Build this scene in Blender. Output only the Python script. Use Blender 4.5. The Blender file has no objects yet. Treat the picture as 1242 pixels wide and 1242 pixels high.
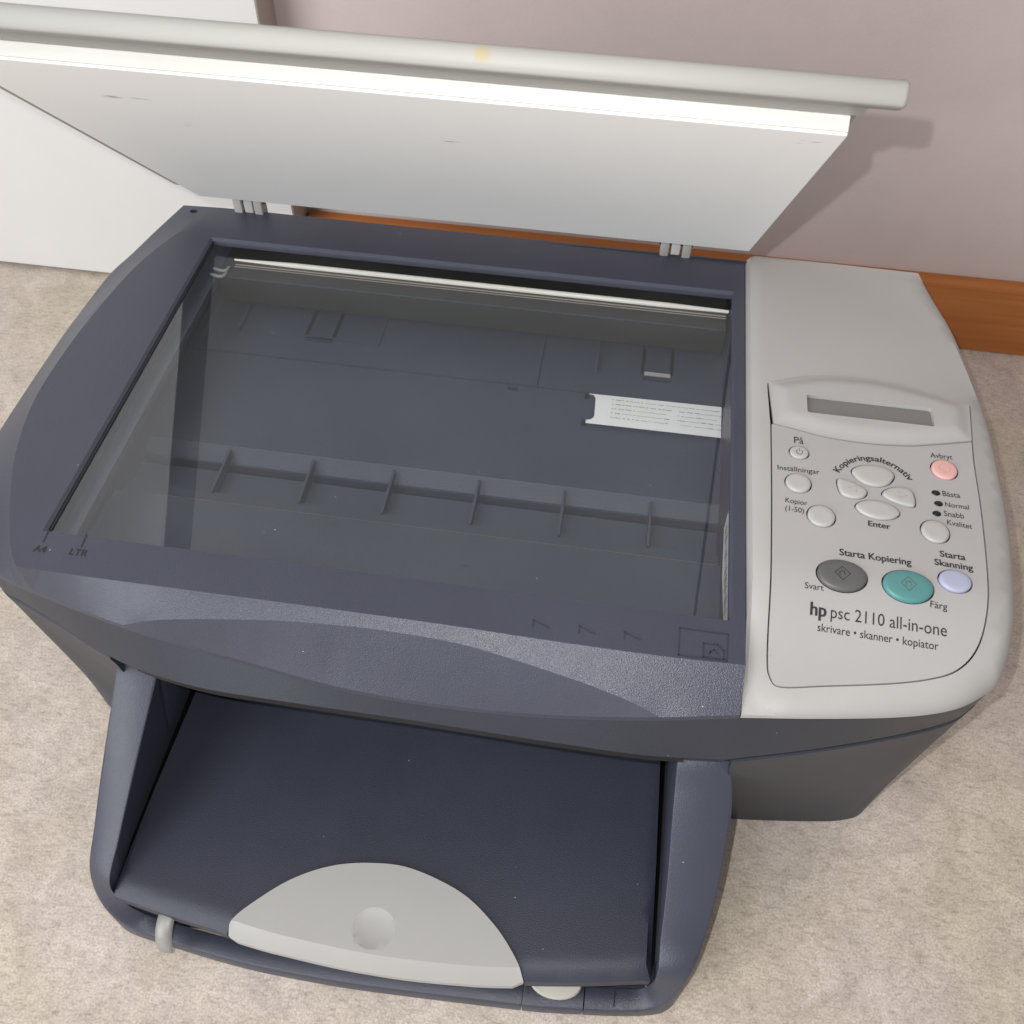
import bpy, bmesh, math, random
import numpy as np
from mathutils import Vector, Matrix
from mathutils.geometry import delaunay_2d_cdt

random.seed(7)
scene = bpy.context.scene
C = scene.collection

# ------------------------------------------------------------------ camera
cam_data = bpy.data.cameras.new('camera')
cam = bpy.data.objects.new('camera', cam_data)
C.objects.link(cam)
fwd = Vector((-0.08122965, 0.6284204, -0.77362106)).normalized()
right = Vector((0.98906737, 0.14666956, 0.01528984))
right = (right - fwd * right.dot(fwd)).normalized()
up = right.cross(fwd)
M = Matrix((right, up, -fwd)).transposed().to_4x4()
M.translation = Vector((-0.0614, -0.2373, 0.5394))
cam.matrix_world = M
cam_data.sensor_width = 36
cam_data.lens = 36 * 1198.07 / 1242
cam_data.clip_start = 0.01
cam_data.clip_end = 50
cam_data.dof.use_dof = True
cam_data.dof.focus_distance = 0.46
cam_data.dof.aperture_fstop = 28
scene.camera = cam

# ------------------------------------------------------------------ light
world = bpy.data.worlds.new('World')
scene.world = world
world.use_nodes = True
wb = world.node_tree.nodes['Background']
wb.inputs['Color'].default_value = (1.0, 0.98, 0.965, 1)
wb.inputs['Strength'].default_value = 0.41

fl = bpy.data.lights.new('phone_flash', 'POINT')
fl.energy = 5.2
fl.color = (1.0, 0.985, 0.97)
fl.shadow_soft_size = 0.002
flo = bpy.data.objects.new('phone_flash', fl)
flo.location = (-0.082, -0.240, 0.562)
C.objects.link(flo)

ufl = bpy.data.lights.new('upper_fill', 'AREA')  # added fill from the upper left, for sheen; its source is assumed
ufl.shape = 'RECTANGLE'; ufl.size = 1.1; ufl.size_y = 0.9
ufl.energy = 17.0
ufl.color = (0.96, 0.97, 1.0)
wo = bpy.data.objects.new('upper_fill', ufl)
wo.location = (-1.15, -1.05, 1.65)
wo.rotation_euler = (Vector((-0.1, 0.1, 0.1)) - Vector(wo.location)).to_track_quat('-Z', 'Y').to_euler()
C.objects.link(wo)
dl = bpy.data.lights.new('front_fill', 'AREA')  # added soft fill from the left front, lifting pad and wall; source unseen
dl.shape = 'RECTANGLE'; dl.size = 1.5; dl.size_y = 1.1
dl.energy = 34.0
dl.color = (0.94, 0.97, 1.0)
do = bpy.data.objects.new('front_fill', dl)
do.location = (-1.5, -1.9, 0.9)
do.rotation_euler = (Vector((-0.1, 0.2, 0.2)) - Vector(do.location)).to_track_quat('-Z', 'Y').to_euler()
C.objects.link(do)

vs = scene.view_settings
vs.view_transform = 'Standard'
vs.look = 'None'
vs.exposure = 0.0
vs.gamma = 1.0
vs.use_curve_mapping = False


# ------------------------------------------------------------------ materials
def nodes(name):
    m = bpy.data.materials.new(name)
    m.use_nodes = True
    nt = m.node_tree
    return m, nt, nt.nodes, nt.links, nt.nodes['Principled BSDF']


def plastic(name, col, rough=0.45, grain=0.25, gscale=2600, dust=0.0, var=0.06, spec=0.5, metal=0.0):
    m, nt, N, L, b = nodes(name)
    b.inputs['Roughness'].default_value = rough
    b.inputs['Specular IOR Level'].default_value = spec
    b.inputs['Metallic'].default_value = metal
    tc = N.new('ShaderNodeTexCoord')
    n1 = N.new('ShaderNodeTexNoise'); n1.inputs['Scale'].default_value = 22; n1.inputs['Detail'].default_value = 6
    L.new(tc.outputs['Object'], n1.inputs['Vector'])
    mr = N.new('ShaderNodeMapRange')
    mr.inputs[1].default_value = 0.3; mr.inputs[2].default_value = 0.7
    mr.inputs[3].default_value = 1 - var; mr.inputs[4].default_value = 1 + var
    L.new(n1.outputs['Fac'], mr.inputs[0])
    mul = N.new('ShaderNodeVectorMath'); mul.operation = 'SCALE'
    mul.inputs[0].default_value = col
    L.new(mr.outputs[0], mul.inputs['Scale'])
    out = mul.outputs[0]
    if dust > 0:
        vo = N.new('ShaderNodeTexVoronoi'); vo.inputs['Scale'].default_value = 120
        L.new(tc.outputs['Object'], vo.inputs['Vector'])
        sep = N.new('ShaderNodeSeparateColor'); L.new(vo.outputs['Color'], sep.inputs[0])
        thr = N.new('ShaderNodeMath'); thr.operation = 'MULTIPLY'; thr.inputs[1].default_value = 0.085
        L.new(sep.outputs[0], thr.inputs[0])
        th2 = N.new('ShaderNodeMath'); th2.operation = 'SUBTRACT'; th2.inputs[1].default_value = 0.045
        L.new(thr.outputs[0], th2.inputs[0])
        lt = N.new('ShaderNodeMath'); lt.operation = 'LESS_THAN'
        L.new(vo.outputs['Distance'], lt.inputs[0]); L.new(th2.outputs[0], lt.inputs[1])
        fm = N.new('ShaderNodeMath'); fm.operation = 'MULTIPLY'; fm.inputs[1].default_value = dust
        L.new(lt.outputs[0], fm.inputs[0])
        mx = N.new('ShaderNodeMix'); mx.data_type = 'RGBA'
        L.new(fm.outputs[0], mx.inputs['Factor']); L.new(out, mx.inputs['A'])
        mx.inputs['B'].default_value = (0.5, 0.5, 0.48, 1)
        out = mx.outputs['Result']
    L.new(out, b.inputs['Base Color'])
    rr = N.new('ShaderNodeMapRange')
    rr.inputs[3].default_value = rough - 0.05; rr.inputs[4].default_value = rough + 0.07
    L.new(n1.outputs['Fac'], rr.inputs[0]); L.new(rr.outputs[0], b.inputs['Roughness'])
    if grain > 0:
        n2 = N.new('ShaderNodeTexNoise'); n2.inputs['Scale'].default_value = gscale; n2.inputs['Detail'].default_value = 2
        L.new(tc.outputs['Object'], n2.inputs['Vector'])
        bu = N.new('ShaderNodeBump'); bu.inputs['Strength'].default_value = grain; bu.inputs['Distance'].default_value = 0.0003
        L.new(n2.outputs['Fac'], bu.inputs['Height']); L.new(bu.outputs[0], b.inputs['Normal'])
    return m


MAT = {}
MAT['navy'] = plastic('navy_plastic', (0.044, 0.048, 0.071), 0.37, 0.65, 1900, dust=0.9, spec=0.55)
MAT['navy_dark'] = plastic('dark_navy_plastic', (0.030, 0.033, 0.051), 0.45, 0.6, 1800, dust=0.9)
MAT['charcoal'] = plastic('charcoal_plastic', (0.026, 0.030, 0.043), 0.45, 0.35, 1800, dust=0.6)
MAT['bed'] = plastic('bed_plastic', (0.041, 0.051, 0.080), 0.42, 0.6, 1500, dust=0.8)
MAT['black'] = plastic('black_plastic', (0.008, 0.008, 0.009), 0.5, 0.0)
MAT['grey'] = plastic('light_grey_plastic', (0.385, 0.375, 0.36), 0.5, 0.2, 2600, var=0.02)
MAT['grey2'] = plastic('faceplate_plastic', (0.375, 0.365, 0.352), 0.5, 0.15, 2600, var=0.02)
MAT['lidwhite'] = plastic('lid_plastic', (0.31, 0.304, 0.282), 0.5, 0.05, var=0.02)
MAT['padedge'] = plastic('pad_edge_film', (0.60, 0.59, 0.555), 0.5, 0.0, var=0.03)
MAT['ink'] = plastic('ink', (0.02, 0.02, 0.022), 0.6, 0.0)
MAT['engrave'] = plastic('engraved_line', (0.030, 0.031, 0.045), 0.5, 0.0)
MAT['pink'] = plastic('pink_plastic', (0.66, 0.37, 0.345), 0.45, 0.05, var=0.02)
MAT['teal'] = plastic('teal_plastic', (0.080, 0.235, 0.230), 0.45, 0.1, var=0.03)
MAT['dgrey'] = plastic('dark_grey_plastic', (0.10, 0.098, 0.098), 0.45, 0.1, var=0.03)
MAT['lilac'] = plastic('lilac_plastic', (0.37, 0.39, 0.51), 0.45, 0.1, var=0.02)
MAT['btn'] = plastic('button_plastic', (0.42, 0.41, 0.39), 0.4, 0.08, var=0.02)
MAT['metal'] = plastic('worn_metal', (0.34, 0.335, 0.32), 0.5, 0.3, 900, metal=0.3, var=0.3)
MAT['beige'] = plastic('beige_plastic', (0.50, 0.48, 0.42), 0.4, 0.0)
MAT['lamp'] = plastic('white_tube', (0.85, 0.82, 0.74), 0.25, 0.0, var=0.0)
MAT['olive'] = plastic('carriage_plastic', (0.020, 0.021, 0.018), 0.4, 0.1)
MAT['cable'] = plastic('cable_film', (0.80, 0.81, 0.80), 0.35, 0.0, var=0.02)
MAT['cabwhite'] = plastic('white_laminate', (0.75, 0.74, 0.725), 0.4, 0.03, 300, var=0.01)
MAT['edgeband'] = plastic('edge_band', (0.42, 0.36, 0.31), 0.5, 0.05)
MAT['lcd'] = plastic('lcd_screen', (0.17, 0.165, 0.155), 0.25, 0.0, var=0.03)


def pad_mat():
    m, nt, N, L, b = nodes('lid_pad_white')
    b.inputs['Roughness'].default_value = 0.55
    tc = N.new('ShaderNodeTexCoord')
    mp = N.new('ShaderNodeMapping'); mp.inputs['Scale'].default_value = (9, 40, 40)
    L.new(tc.outputs['Object'], mp.inputs['Vector'])
    n = N.new('ShaderNodeTexNoise'); n.inputs['Scale'].default_value = 3.2; n.inputs['Detail'].default_value = 5
    L.new(mp.outputs[0], n.inputs['Vector'])
    cr = N.new('ShaderNodeValToRGB')
    cr.color_ramp.elements[0].position = 0.22; cr.color_ramp.elements[0].color = (0.30, 0.29, 0.28, 1)
    cr.color_ramp.elements[1].position = 0.27; cr.color_ramp.elements[1].color = (0.88, 0.875, 0.86, 1)
    L.new(n.outputs['Fac'], cr.inputs[0]); L.new(cr.outputs[0], b.inputs['Base Color'])
    return m


MAT['pad'] = pad_mat()


def glass_mat():
    m = bpy.data.materials.new('flatbed_glass'); m.use_nodes = True
    nt = m.node_tree; N = nt.nodes; L = nt.links
    N.remove(N['Principled BSDF'])
    tr = N.new('ShaderNodeBsdfTransparent'); tr.inputs[0].default_value = (0.965, 0.97, 0.97, 1)
    gl = N.new('ShaderNodeBsdfGlossy'); gl.inputs['Roughness'].default_value = 0.0
    geo = N.new('ShaderNodeNewGeometry')
    ior = N.new('ShaderNodeMapRange'); ior.inputs[3].default_value = 1.52; ior.inputs[4].default_value = 1.0001
    L.new(geo.outputs['Backfacing'], ior.inputs[0])
    fr = N.new('ShaderNodeFresnel'); L.new(ior.outputs[0], fr.inputs['IOR'])
    mu = N.new('ShaderNodeMath'); mu.operation = 'MULTIPLY'; mu.inputs[1].default_value = 1.9; mu.use_clamp = True
    L.new(fr.outputs[0], mu.inputs[0])
    mix = N.new('ShaderNodeMixShader')
    L.new(mu.outputs[0], mix.inputs[0]); L.new(tr.outputs[0], mix.inputs[1]); L.new(gl.outputs[0], mix.inputs[2])
    tc = N.new('ShaderNodeTexCoord')
    vo = N.new('ShaderNodeTexVoronoi'); vo.inputs['Scale'].default_value = 95
    L.new(tc.outputs['Object'], vo.inputs['Vector'])
    sp = N.new('ShaderNodeSeparateColor'); L.new(vo.outputs['Color'], sp.inputs[0])
    t1 = N.new('ShaderNodeMath'); t1.operation = 'MULTIPLY_ADD'; t1.inputs[1].default_value = 0.09; t1.inputs[2].default_value = -0.05
    L.new(sp.outputs[0], t1.inputs[0])
    lt = N.new('ShaderNodeMath'); lt.operation = 'LESS_THAN'
    L.new(vo.outputs['Distance'], lt.inputs[0]); L.new(t1.outputs[0], lt.inputs[1])
    df = N.new('ShaderNodeBsdfDiffuse'); df.inputs[0].default_value = (0.6, 0.6, 0.58, 1)
    hz = N.new('ShaderNodeTexNoise'); hz.inputs['Scale'].default_value = 14; hz.inputs['Detail'].default_value = 5
    L.new(tc.outputs['Object'], hz.inputs['Vector'])
    film = N.new('ShaderNodeMapRange'); film.inputs[1].default_value = 0.35; film.inputs[2].default_value = 0.75; film.inputs[3].default_value = 0.0; film.inputs[4].default_value = 0.010
    L.new(hz.outputs['Fac'], film.inputs[0])
    k = N.new('ShaderNodeMath'); k.operation = 'MULTIPLY_ADD'; k.inputs[1].default_value = 0.35
    L.new(lt.outputs[0], k.inputs[0]); L.new(film.outputs[0], k.inputs[2])
    m2 = N.new('ShaderNodeMixShader')
    L.new(k.outputs[0], m2.inputs[0]); L.new(mix.outputs[0], m2.inputs[1]); L.new(df.outputs[0], m2.inputs[2])
    L.new(m2.outputs[0], N['Material Output'].inputs['Surface'])
    return m


MAT['glass'] = glass_mat()


def floor_mat():
    m, nt, N, L, b = nodes('marbled_linoleum')
    b.inputs['Roughness'].default_value = 0.40
    tc = N.new('ShaderNodeTexCoord')
    def noise(sc, det, ro, dist=0.0, vec=None):
        n = N.new('ShaderNodeTexNoise')
        n.inputs['Scale'].default_value = sc; n.inputs['Detail'].default_value = det
        n.inputs['Roughness'].default_value = ro; n.inputs['Distortion'].default_value = dist
        L.new(vec or tc.outputs['Object'], n.inputs['Vector'])
        return n.outputs['Fac']

    def ramp(fac, p0, c0, p1, c1):
        r = N.new('ShaderNodeValToRGB')
        e = r.color_ramp.elements
        e[0].position = p0; e[0].color = (*c0, 1); e[1].position = p1; e[1].color = (*c1, 1)
        L.new(fac, r.inputs[0])
        return r.outputs[0]

    def mulc(a_, b_):
        x = N.new('ShaderNodeMix'); x.data_type = 'RGBA'; x.blend_type = 'MULTIPLY'; x.inputs['Factor'].default_value = 1
        L.new(a_, x.inputs['A']); L.new(b_, x.inputs['B'])
        return x.outputs['Result']
    mp = N.new('ShaderNodeMapping'); mp.inputs['Rotation'].default_value = (0, 0, 0.7); mp.inputs['Scale'].default_value = (1, 2.6, 1)
    L.new(tc.outputs['Object'], mp.inputs['Vector'])
    tone = ramp(noise(9, 5, 0.6, 0.6), 0.36, (0.56, 0.49, 0.45), 0.60, (0.54, 0.475, 0.39))
    soft = ramp(noise(48, 9, 0.68, 0.8), 0.32, (0.84, 0.83, 0.82), 0.64, (1.12, 1.12, 1.12))
    strk = ramp(noise(150, 9, 0.8, 0.5, mp.outputs[0]), 0.33, (0.66, 0.64, 0.61), 0.51, (1.05, 1.05, 1.05))
    fine = noise(800, 4, 0.7)
    fin = ramp(fine, 0.34, (0.74, 0.72, 0.69), 0.62, (1.12, 1.12, 1.12))
    mx_out = mulc(mulc(tone, soft), mulc(strk, fin))
    # small dark grains of dirt
    vo = N.new('ShaderNodeTexVoronoi'); vo.inputs['Scale'].default_value = 55
    L.new(tc.outputs['Object'], vo.inputs['Vector'])
    sp = N.new('ShaderNodeSeparateColor'); L.new(vo.outputs['Color'], sp.inputs[0])
    t1 = N.new('ShaderNodeMath'); t1.operation = 'MULTIPLY_ADD'; t1.inputs[1].default_value = 0.07; t1.inputs[2].default_value = -0.03
    L.new(sp.outputs[1], t1.inputs[0])
    lt = N.new('ShaderNodeMath'); lt.operation = 'LESS_THAN'
    L.new(vo.outputs['Distance'], lt.inputs[0]); L.new(t1.outputs[0], lt.inputs[1])
    m2 = N.new('ShaderNodeMix'); m2.data_type = 'RGBA'
    sc_ = N.new('ShaderNodeMath'); sc_.operation = 'MULTIPLY'; sc_.inputs[1].default_value = 0.55
    L.new(lt.outputs[0], sc_.inputs[0])
    L.new(sc_.outputs[0], m2.inputs['Factor']); L.new(mx_out, m2.inputs['A'])
    m2.inputs['B'].default_value = (0.12, 0.10, 0.08, 1)
    L.new(m2.outputs['Result'], b.inputs['Base Color'])
    bu = N.new('ShaderNodeBump'); bu.inputs['Strength'].default_value = 0.03; bu.inputs['Distance'].default_value = 0.0004
    L.new(fine, bu.inputs['Height']); L.new(bu.outputs[0], b.inputs['Normal'])
    return m


def wall_mat():
    m, nt, N, L, b = nodes('mauve_wall_paint')
    b.inputs['Roughness'].default_value = 0.7
    tc = N.new('ShaderNodeTexCoord')
    n = N.new('ShaderNodeTexNoise'); n.inputs['Scale'].default_value = 16; n.inputs['Detail'].default_value = 8; n.inputs['Roughness'].default_value = 0.65
    L.new(tc.outputs['Object'], n.inputs['Vector'])
    cr = N.new('ShaderNodeValToRGB')
    e = cr.color_ramp.elements
    e[0].position = 0.27; e[0].color = (0.53, 0.443, 0.423, 1)
    e[1].position = 0.55; e[1].color = (0.56, 0.47, 0.45, 1)
    L.new(n.outputs['Fac'], cr.inputs[0]); L.new(cr.outputs[0], b.inputs['Base Color'])
    n2 = N.new('ShaderNodeTexNoise'); n2.inputs['Scale'].default_value = 500; n2.inputs['Detail'].default_value = 4
    L.new(tc.outputs['Object'], n2.inputs['Vector'])
    bu = N.new('ShaderNodeBump'); bu.inputs['Strength'].default_value = 0.3; bu.inputs['Distance'].default_value = 0.0006
    L.new(n2.outputs['Fac'], bu.inputs['Height']); L.new(bu.outputs[0], b.inputs['Normal'])
    return m


def wood_mat():
    m, nt, N, L, b = nodes('stained_wood')
    b.inputs['Roughness'].default_value = 0.8
    b.inputs['Specular IOR Level'].default_value = 0.06
    tc = N.new('ShaderNodeTexCoord')
    mp = N.new('ShaderNodeMapping'); mp.inputs['Scale'].default_value = (6, 60, 160)
    L.new(tc.outputs['Object'], mp.inputs['Vector'])
    n = N.new('ShaderNodeTexNoise'); n.inputs['Scale'].default_value = 1.6; n.inputs['Detail'].default_value = 6
    L.new(mp.outputs[0], n.inputs['Vector'])
    cr = N.new('ShaderNodeValToRGB')
    e = cr.color_ramp.elements
    e[0].position = 0.3; e[0].color = (0.36, 0.125, 0.040, 1)
    e[1].position = 0.7; e[1].color = (0.44, 0.165, 0.055, 1)
    L.new(n.outputs['Fac'], cr.inputs[0]); L.new(cr.outputs[0], b.inputs['Base Color'])
    return m


MAT['floor'] = floor_mat(); MAT['wall'] = wall_mat(); MAT['wood'] = wood_mat()


# ------------------------------------------------------------------ mesh helpers
def obj(name, verts, faces, mat, parent=None, sharp=30, smooth=True, bevel=0):
    me = bpy.data.meshes.new(name)
    me.from_pydata([tuple(map(float, v)) for v in verts], [], [tuple(f) for f in faces])
    me.update()
    bm = bmesh.new(); bm.from_mesh(me)
    bmesh.ops.remove_doubles(bm, verts=bm.verts, dist=1e-6)
    bmesh.ops.recalc_face_normals(bm, faces=bm.faces)
    if bevel:
        es = [e for e in bm.edges if len(e.link_faces) == 2 and e.calc_face_angle(0) > 0.6]
        bmesh.ops.bevel(bm, geom=es, offset=bevel, segments=2, affect='EDGES', profile=0.6)
    bm.to_mesh(me); bm.free()
    if smooth:
        me.polygons.foreach_set('use_smooth', [True] * len(me.polygons))
        me.set_sharp_from_angle(angle=math.radians(sharp))
    me.materials.append(MAT[mat] if isinstance(mat, str) else mat)
    o = bpy.data.objects.new(name, me)
    C.objects.link(o)
    if parent is not None:
        o.parent = parent
        if parent.type == 'EMPTY':
            o.matrix_parent_inverse = Matrix.Translation(parent.location).inverted()
    return o


def box_vf(x0, x1, y0, y1, z0, z1):
    v = [(x0, y0, z0), (x1, y0, z0), (x1, y1, z0), (x0, y1, z0), (x0, y0, z1), (x1, y0, z1), (x1, y1, z1), (x0, y1, z1)]
    f = [(0, 3, 2, 1), (4, 5, 6, 7), (0, 1, 5, 4), (1, 2, 6, 5), (2, 3, 7, 6), (3, 0, 4, 7)]
    return v, f


def box(name, x0, x1, y0, y1, z0, z1, mat, parent=None, bevel=0.0):
    v, f = box_vf(x0, x1, y0, y1, z0, z1)
    return obj(name, v, f, mat, parent, bevel=bevel)


def boxes(name, lst, mat, parent=None):
    V, F = [], []
    for b in lst:
        v, f = box_vf(*b)
        k = len(V); V += v; F += [tuple(i + k for i in q) for q in f]
    return obj(name, V, F, mat, parent)


def catmull(pts, n=6, closed=False):
    P = np.array(pts, float)
    k = len(P)
    out = []
    rng = range(k) if closed else range(k - 1)
    for i in rng:
        if closed:
            p0, p1, p2, p3 = P[(i - 1) % k], P[i], P[(i + 1) % k], P[(i + 2) % k]
        else:
            p1, p2 = P[i], P[i + 1]
            p0 = P[i - 1] if i > 0 else 2 * p1 - p2
            p3 = P[i + 2] if i + 2 < k else 2 * p2 - p1
        for j in range(n):
            t = j / n
            out.append(0.5 * ((2 * p1) + (-p0 + p2) * t + (2 * p0 - 5 * p1 + 4 * p2 - p3) * t * t + (-p0 + 3 * p1 - 3 * p2 + p3) * t ** 3))
    if not closed:
        out.append(P[-1])
    return np.array(out)


def inside(poly, Q):
    poly = np.asarray(poly)[:, :2]; Q = np.asarray(Q)
    x, y = Q[:, 0], Q[:, 1]
    c = np.zeros(len(Q), bool)
    a = poly; b = np.roll(poly, -1, 0)
    for (x1, y1), (x2, y2) in zip(a, b):
        cond = ((y1 > y) != (y2 > y))
        with np.errstate(divide='ignore', invalid='ignore'):
            xi = (x2 - x1) * (y - y1) / (y2 - y1 if y2 != y1 else 1e-12) + x1
        c ^= cond & (x < xi)
    return c


def inset(loop, d):
    """move a CCW closed loop inwards by d (xy)"""
    P = np.array(loop, float)
    t = np.roll(P, -1, 0)[:, :2] - np.roll(P, 1, 0)[:, :2]
    t /= np.linalg.norm(t, axis=1)[:, None] + 1e-12
    Q = P.copy()
    Q[:, 0] += -t[:, 1] * d
    Q[:, 1] += t[:, 0] * d
    return Q


def patch(name, outer, mat, parent=None, holes=(), creases=(), spacing=0.006, zfun=None, skirt=0.0, hole_skirt=None, sharp=18):
    """triangulated sheet over a closed outline; heights of the outline, holes and crease lines spread
    harmonically over the inside (or come from zfun); skirts give it its thickness"""
    loops = [np.array(outer, float)] + [np.array(h, float) for h in holes]
    pts, edges, zz = [], [], []
    for lp in loops:
        k = len(pts); n = len(lp)
        for p in lp:
            pts.append(p[:2]); zz.append(p[2])
        edges += [(k + i, k + (i + 1) % n) for i in range(n)]
    for cr in creases:
        k = len(pts)
        for p in cr:
            pts.append(p[:2]); zz.append(p[2])
        edges += [(k + i, k + i + 1) for i in range(len(cr) - 1)]
    A = np.array(pts)
    lo, hi = A.min(0), A.max(0)
    g = np.array([(x + (spacing * .5 if j % 2 else 0), y) for j, y in enumerate(np.arange(lo[1], hi[1], spacing * .9)) for x in np.arange(lo[0], hi[0], spacing)])
    keep = inside(loops[0], g)
    for h in loops[1:]:
        keep &= ~inside(h, g)
    g = g[keep]
    if len(g):
        E0 = A[[e[0] for e in edges]]; E1 = A[[e[1] for e in edges]]
        d = E1 - E0; L2 = (d * d).sum(1) + 1e-18
        ok = np.ones(len(g), bool)
        for i0 in range(0, len(g), 500):
            gg = g[i0:i0 + 500]
            t = np.clip(((gg[:, None] - E0) * d).sum(2) / L2, 0, 1)
            dist = np.sqrt((((E0 + t[..., None] * d) - gg[:, None]) ** 2).sum(2)).min(1)
            ok[i0:i0 + 500] = dist > spacing * 0.35
        g = g[ok]
    S = 100.0
    allp = [Vector((float(p[0] * S), float(p[1] * S))) for p in list(A) + list(g)]
    vo, eo, fo, ov, oe, of = delaunay_2d_cdt(allp, edges, [], 0, 1e-5)
    V = np.array([(v.x / S, v.y / S) for v in vo])
    tris = np.array([f for f in fo if len(f) == 3])
    cen = V[tris].mean(1)
    keep = inside(loops[0], cen)
    for h in loops[1:]:
        keep &= ~inside(h, cen)
    tris = tris[keep]
    n = len(V)
    z = np.full(n, np.nan)
    for i, src in enumerate(ov):
        for s in src:
            if s < len(zz):
                z[i] = zz[s]; break
    if zfun is not None:
        for i in range(n):
            if np.isnan(z[i]):
                z[i] = zfun(V[i, 0], V[i, 1])
    else:
        used = np.zeros(n, bool); used[tris.ravel()] = True
        free = np.where(np.isnan(z) & used)[0]
        if len(free):
            idx = -np.ones(n, int); idx[free] = np.arange(len(free))
            K = np.zeros((len(free), len(free))); rhs = np.zeros(len(free))
            for a, b, c in tris:
                for i, j, k in ((a, b, c), (b, c, a), (c, a, b)):
                    u = V[i] - V[k]; w = V[j] - V[k]
                    cr_ = abs(u[0] * w[1] - u[1] * w[0]) + 1e-14
                    wt = max(0.5 * (u @ w) / cr_, 1e-4)
                    for p, q in ((i, j), (j, i)):
                        if idx[p] >= 0:
                            K[idx[p], idx[p]] += wt
                            if idx[q] >= 0:
                                K[idx[p], idx[q]] -= wt
                            else:
                                rhs[idx[p]] += wt * (z[q] if not np.isnan(z[q]) else 0)
            z[free] = np.linalg.solve(K + np.eye(len(free)) * 1e-12, rhs)
        z = np.nan_to_num(z)
    verts = [(V[i, 0], V[i, 1], z[i]) for i in range(n)]
    faces = [tuple(t) for t in tris]
    # drop unused
    um = {}
    v2 = []
    f2 = []
    for f in faces:
        q = []
        for i in f:
            if i not in um:
                um[i] = len(v2); v2.append(verts[i])
            q.append(um[i])
        f2.append(q)
    for li, lp in enumerate(loops):
        sk = skirt if li == 0 else (skirt if hole_skirt is None else hole_skirt)
        if not sk:
            continue
        k = len(v2); m = len(lp)
        for p in lp:
            v2.append((p[0], p[1], p[2])); v2.append((p[0], p[1], p[2] - sk))
        for i in range(m):
            a = k + 2 * i; b = k + 2 * ((i + 1) % m)
            f2.append((a, b, b + 1, a + 1))
    return obj(name, v2, f2, mat, parent, sharp=sharp)


def loft(name, rings, mat, parent=None, closed=True, cap0=True, cap1=True, sharp=30):
    n = len(rings[0])
    V = [tuple(p) for r in rings for p in r]
    F = []
    for k in range(len(rings) - 1):
        for i in range(n if closed else n - 1):
            j = (i + 1) % n
            F.append((k * n + i, k * n + j, (k + 1) * n + j, (k + 1) * n + i))
    if cap0:
        F.append(tuple(range(n)))
    if cap1:
        F.append(tuple(range((len(rings) - 1) * n, len(rings) * n)))
    return obj(name, V, F, mat, parent, sharp=sharp)


def tube(name, path, r, mat, parent=None, seg=10):
    P = [Vector(p) for p in path]
    rings = []
    for i, p in enumerate(P):
        t = (P[min(i + 1, len(P) - 1)] - P[max(i - 1, 0)]).normalized()
        a = t.cross(Vector((0, 0, 1)))
        if a.length < 1e-4:
            a = t.cross(Vector((0, 1, 0)))
        a.normalize(); b = t.cross(a)
        rr = r[i] if hasattr(r, '__len__') else r
        rings.append([p + (a * math.cos(2 * math.pi * k / seg) + b * math.sin(2 * math.pi * k / seg)) * rr for k in range(seg)])
    return loft(name, rings, mat, parent, sharp=40)


def ellipse(cx, cy, rx, ry, z, n=32, rot=0.0):
    return [(cx + rx * math.cos(a) * math.cos(rot) - ry * math.sin(a) * math.sin(rot),
             cy + rx * math.cos(a) * math.sin(rot) + ry * math.sin(a) * math.cos(rot), z) for a in [2 * math.pi * i / n for i in range(n)]]


def rect(x0, x1, y0, y1, z, r=0.0, n=4):
    if r == 0:
        return [(x0, y0, z), (x1, y0, z), (x1, y1, z), (x0, y1, z)]
    out = []
    for cx, cy, a0 in ((x1 - r, y0 + r, -90), (x1 - r, y1 - r, 0), (x0 + r, y1 - r, 90), (x0 + r, y0 + r, 180)):
        for i in range(n + 1):
            a = math.radians(a0 + 90 * i / n)
            out.append((cx + r * math.cos(a), cy + r * math.sin(a), z))
    return out


def S(t):
    t = min(1.0, max(0.0, t))
    return t * t * (3 - 2 * t)


def ztop(x, y):            # surface of the control panel: level, curving down at the front
    return 0.200 - 0.012 * S((0.03 - y) / 0.06)


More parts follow.
